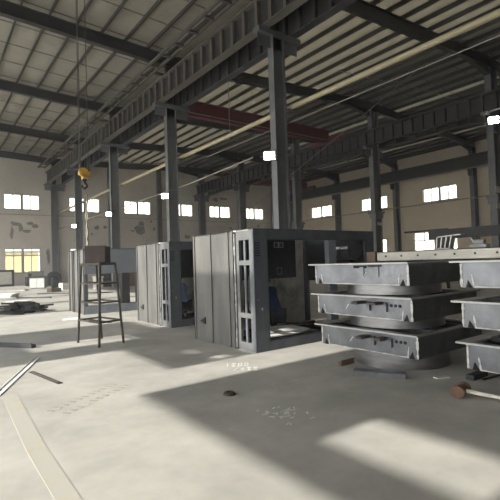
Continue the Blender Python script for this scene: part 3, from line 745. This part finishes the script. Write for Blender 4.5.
for k, (x, y, L_, a, lab) in enumerate(((4.1, 22.5, 1.9, -.9, 'short dark rod on the sunlit floor near the white sheets'), (6.4, 24.2, 4.2, -.75, 'long dark rod on the sunlit floor left of the farthest booth'), (3.5, 17.4, .7, .2, 'small dark rod on the floor right of the black scrap'))):
    o = tag(MB().box(-L_/2, L_/2, -.04, .04, 0, .06).build('steel_rod', M['dark']), lab, 'rod'); o.location = (x, y, 0); o.rotation_euler = (0, 0, a)
# clutter glimpsed through the farthest booth
for k, (x, y, w, h, m, lab) in enumerate(((10.2, 30.5, .9, 1.1, 'dark', 'dark machine seen through the opening of the farthest booth'), (8.7, 27.6, .45, .8, 'offwhite', 'pale box seen through the opening of the farthest booth'), (11.6, 29.5, .6, 1.2, 'rust', 'reddish drum seen through the opening of the farthest booth'))):
    mb = MB()
    if k == 2: mb.cyl((0, 0), .4, 0, h, 20)
    else: mb.box(-w/2, w/2, -.3, .3, 0, h).box(-w/2-.03, w/2+.03, -.33, .33, h-.1, h)
    o = tag(mb.build(('machine', 'storage_box', 'oil_drum')[k], M[m], None, .015), lab, ('machine', 'box', 'drum')[k]); o.location = (x, y, 0)

# ------------------------------------------------------------------ squatting welders
def skin_mesh(verts, edges, sub=2, root=0):
    me = bpy.data.meshes.new('tmp'); me.from_pydata([v[:3] for v in verts], edges, []); me.update()
    o = bpy.data.objects.new('tmp', me); C.objects.link(o)
    sk = o.modifiers.new('skin', 'SKIN')
    for i, v in enumerate(verts):
        d = me.skin_vertices[0].data[i]; r = v[3]
        d.radius = (r, r) if not isinstance(r, tuple) else r
        d.use_root = (i == root)
    ss = o.modifiers.new('sub', 'SUBSURF'); ss.levels = sub; ss.render_levels = sub
    dg = bpy.context.evaluated_depsgraph_get(); dg.update()
    res = bpy.data.meshes.new_from_object(o.evaluated_get(dg))
    bpy.data.objects.remove(o); bpy.data.meshes.remove(me)
    for p in res.polygons: p.use_smooth = True
    return res
def person(label, loc, rz, jacket):
    t = None
    V = []; E = []
    def chain(pts, start=None):
        last = start
        for p in pts:
            V.append(p); i = len(V)-1
            if last is not None: E.append((last, i))
            last = i
        return last
    pel = chain([(-.14, 0, .34, .105)])
    ch = chain([(-.08, 0, .47, .10), (0, 0, .62, .115), (.06, 0, .75, .10)], pel)
    nk = chain([(.105, 0, .84, .052)], ch)
    chain([(.135, 0, .90, .068), (.15, 0, .97, .088), (.145, 0, 1.04, .085), (.14, 0, 1.085, .055)], nk)
    jaw = len(V)-3
    chain([(.232, 0, .955, .016), (.262, 0, .945, .012)], jaw)                 # nose
    for s in (-1, 1): chain([(.14, s*.082, .965, .016), (.13, s*.105, .97, .014)], jaw)   # ears
    hands = []
    for s in (-1, 1):
        w = chain([(.06, s*.155, .77, .062), (.12, s*.215, .70, .056), (.32, s*.225, .52, .042), (.40, s*.16, .50, .036), (.50, s*.09, .49, .028), (.545, s*.075, .485, .026), (.585, s*.065, .48, .024)], ch)
        for k, (dy, ln) in enumerate(((-.026, .9), (-.009, 1.05), (.009, 1.), (.026, .8))):
            chain([(.61, s*(.065+dy), .485, .0095), (.635, s*(.06+dy), .48-.012*ln, .009), (.64, s*(.05+dy*.9), .455-.008*ln, .0085), (.625, s*(.045+dy*.9), .437, .008)], w)
        chain([(.575, s*.03, .492, .011), (.60, s*.015, .49, .010), (.625, s*.012, .478, .009)], w-1)
        k = chain([(-.10, s*.10, .33, .088), (.06, s*.14, .40, .082), (.29, s*.17, .47, .062), (.25, s*.165, .40, .056), (.12, s*.15, .24, .052), (.03, s*.14, .09, .038), (.05, s*.14, .045, .034), (.14, s*.145, .03, .034), (.19, s*.15, .026, .026)], pel)
    me = skin_mesh(V, E)
    me.materials.append(M['skin'])
    t = bpy.data.objects.new('person', me); C.objects.link(t)
    tag(t, label, 'person', None); t.location = loc; t.rotation_euler = (0, 0, rz)
    def clothing(name, chains, m, sub=2):
        vs, es = [], []
        for start, pts in chains:
            last = start
            for p in pts:
                vs.append(p); i = len(vs)-1
                if last is not None: es.append((last, i))
                last = i
        mm = skin_mesh(vs, es, sub); mm.materials.append(m)
        o = bpy.data.objects.new(name, mm); C.objects.link(o); o.parent = t
        return o
    jk = [(None, [(-.135, 0, .37, .145), (-.08, 0, .47, .138), (0, 0, .62, .15), (.06, 0, .75, .132), (.095, 0, .82, .075)])]
    for s in (-1, 1): jk.append((3, [(.06, s*.155, .77, .082), (.12, s*.222, .70, .074), (.32, s*.228, .52, .058), (.40, s*.16, .50, .05), (.485, s*.1, .49, .042)]))
    clothing('jacket', jk, jacket)
    tr_ = [(None, [(-.15, 0, .33, .135)])]
    for s in (-1, 1): tr_.append((0, [(-.10, s*.10, .33, .112), (.06, s*.14, .40, .10), (.30, s*.17, .475, .08), (.25, s*.165, .40, .075), (.12, s*.15, .24, .07), (.045, s*.14, .11, .058)]))
    clothing('trousers', tr_, M['trousers'])
    for s in (-1, 1): clothing('shoe', [(None, [(.015, s*.14, .065, .05), (.07, s*.142, .05, .05), (.15, s*.146, .042, .044), (.21, s*.15, .036, .036)])], M['rubber'], 2)
    MB().lathe((.135, 0, 1.0), [(.112, .0), (.116, .03), (.11, .075), (.085, .108), (.045, .122), (0, .125)], 24).box(.1, .315, -.075, .075, -0.0+1.0, 1.012).build('cap', M['cap'], t)
    ey = MB()
    for s in (-1, 1): ey.lathe((.229, s*.034, .985), [(.0, -.010), (.010, 0), (0, .010)], 8)
    ey.bar((.235, -.025, .915), (.235, .025, .915), .008, .008)
    ey.build('face_features', M['hair'], t)
    MB().lathe((.128, 0, .965), [(.098, -.045), (.106, 0), (.108, .04)], 24).build('hair', M['hair'], t)
    return t
person('worker in navy clothes and cap squatting inside the nearest booth', (4.93, 6.05, .06), math.radians(95), M['blue'])
person('worker in light blue jacket squatting inside the middle booth', (4.86, 9.3, .06), math.radians(95), M['ltblue'])

# ------------------------------------------------------------------ dusty air filling the hall
hm = bpy.data.materials.new('dusty_air'); hm.use_nodes = True
for n_ in list(hm.node_tree.nodes): hm.node_tree.nodes.remove(n_)
ho = hm.node_tree.nodes.new('ShaderNodeOutputMaterial'); hv = hm.node_tree.nodes.new('ShaderNodeVolumeScatter')
hv.inputs['Color'].default_value = (.95, .96, 1, 1); hv.inputs['Density'].default_value = .0030; hv.inputs['Anisotropy'].default_value = .0
hm.node_tree.links.new(hv.outputs[0], ho.inputs['Volume'])
hz = tag(MB().box(XL-.6, XW+.6, YN-.6, YF+.6, -.28, 13.2).build('haze', hm), 'thin dusty haze hanging in the air of the whole hall', 'haze'); hz['kind'] = 'stuff'

# ------------------------------------------------------------------ light
sun = bpy.data.lights.new('sun', 'SUN'); sun.energy = 4.7; sun.angle = math.radians(.7); sun.color = (1, .97, .90)
so2 = bpy.data.objects.new('sun', sun); C.objects.link(so2)
so2.rotation_euler = Vector((1, 0.0, -.5)).to_track_quat('-Z', 'Y').to_euler()
w = bpy.data.worlds.new('sky'); bpy.context.scene.world = w; w.use_nodes = True
nt = w.node_tree; N, L = nt.nodes, nt.links
bg = N['Background']
tc = N.new('ShaderNodeTexCoord'); sp_ = N.new('ShaderNodeSeparateXYZ'); L.new(tc.outputs['Generated'], sp_.inputs[0])
rm = N.new('ShaderNodeValToRGB'); L.new(sp_.outputs['Z'], rm.inputs['Fac'])
e = rm.color_ramp.elements
e[0].position = .0; e[0].color = (1., .97, .90, 1); e[1].position = .7; e[1].color = (.62, .72, .86, 1)
k = e.new(.2); k.color = (.95, .95, .93, 1)
L.new(rm.outputs['Color'], bg.inputs['Color']); bg.inputs['Strength'].default_value = 3.0

# ------------------------------------------------------------------ camera
cam = bpy.data.cameras.new('camera'); co_ = bpy.data.objects.new('camera', cam); C.objects.link(co_)
F = 437.2; yaw, pit, rol = map(math.radians, (36.7494, 1.6303, 1.8411))
cam.sensor_width = 36; cam.lens = 36*F/500; cam.clip_end = 400; cam.clip_start = .05
f = Vector((math.sin(yaw)*math.cos(pit), math.cos(yaw)*math.cos(pit), math.sin(pit)))
rt = Vector((math.cos(yaw), -math.sin(yaw), 0)); up = rt.cross(f)
r2 = rt*math.cos(rol)-up*math.sin(rol); u2 = rt*math.sin(rol)+up*math.cos(rol)
m = Matrix((r2, u2, -f)).transposed().to_4x4(); m.translation = (0, 0, 1.35)
co_.matrix_world = m
sc = bpy.context.scene; sc.camera = co_
sc.view_settings.view_transform = 'Standard'; sc.view_settings.look = 'None'; sc.view_settings.gamma = 1; sc.view_settings.use_curve_mapping = False
sc.view_settings.exposure = 0.80
sc.cycles.volume_bounces = 0; sc.cycles.max_bounces = 10; sc.cycles.diffuse_bounces = 6; sc.cycles.transparent_max_bounces = 12
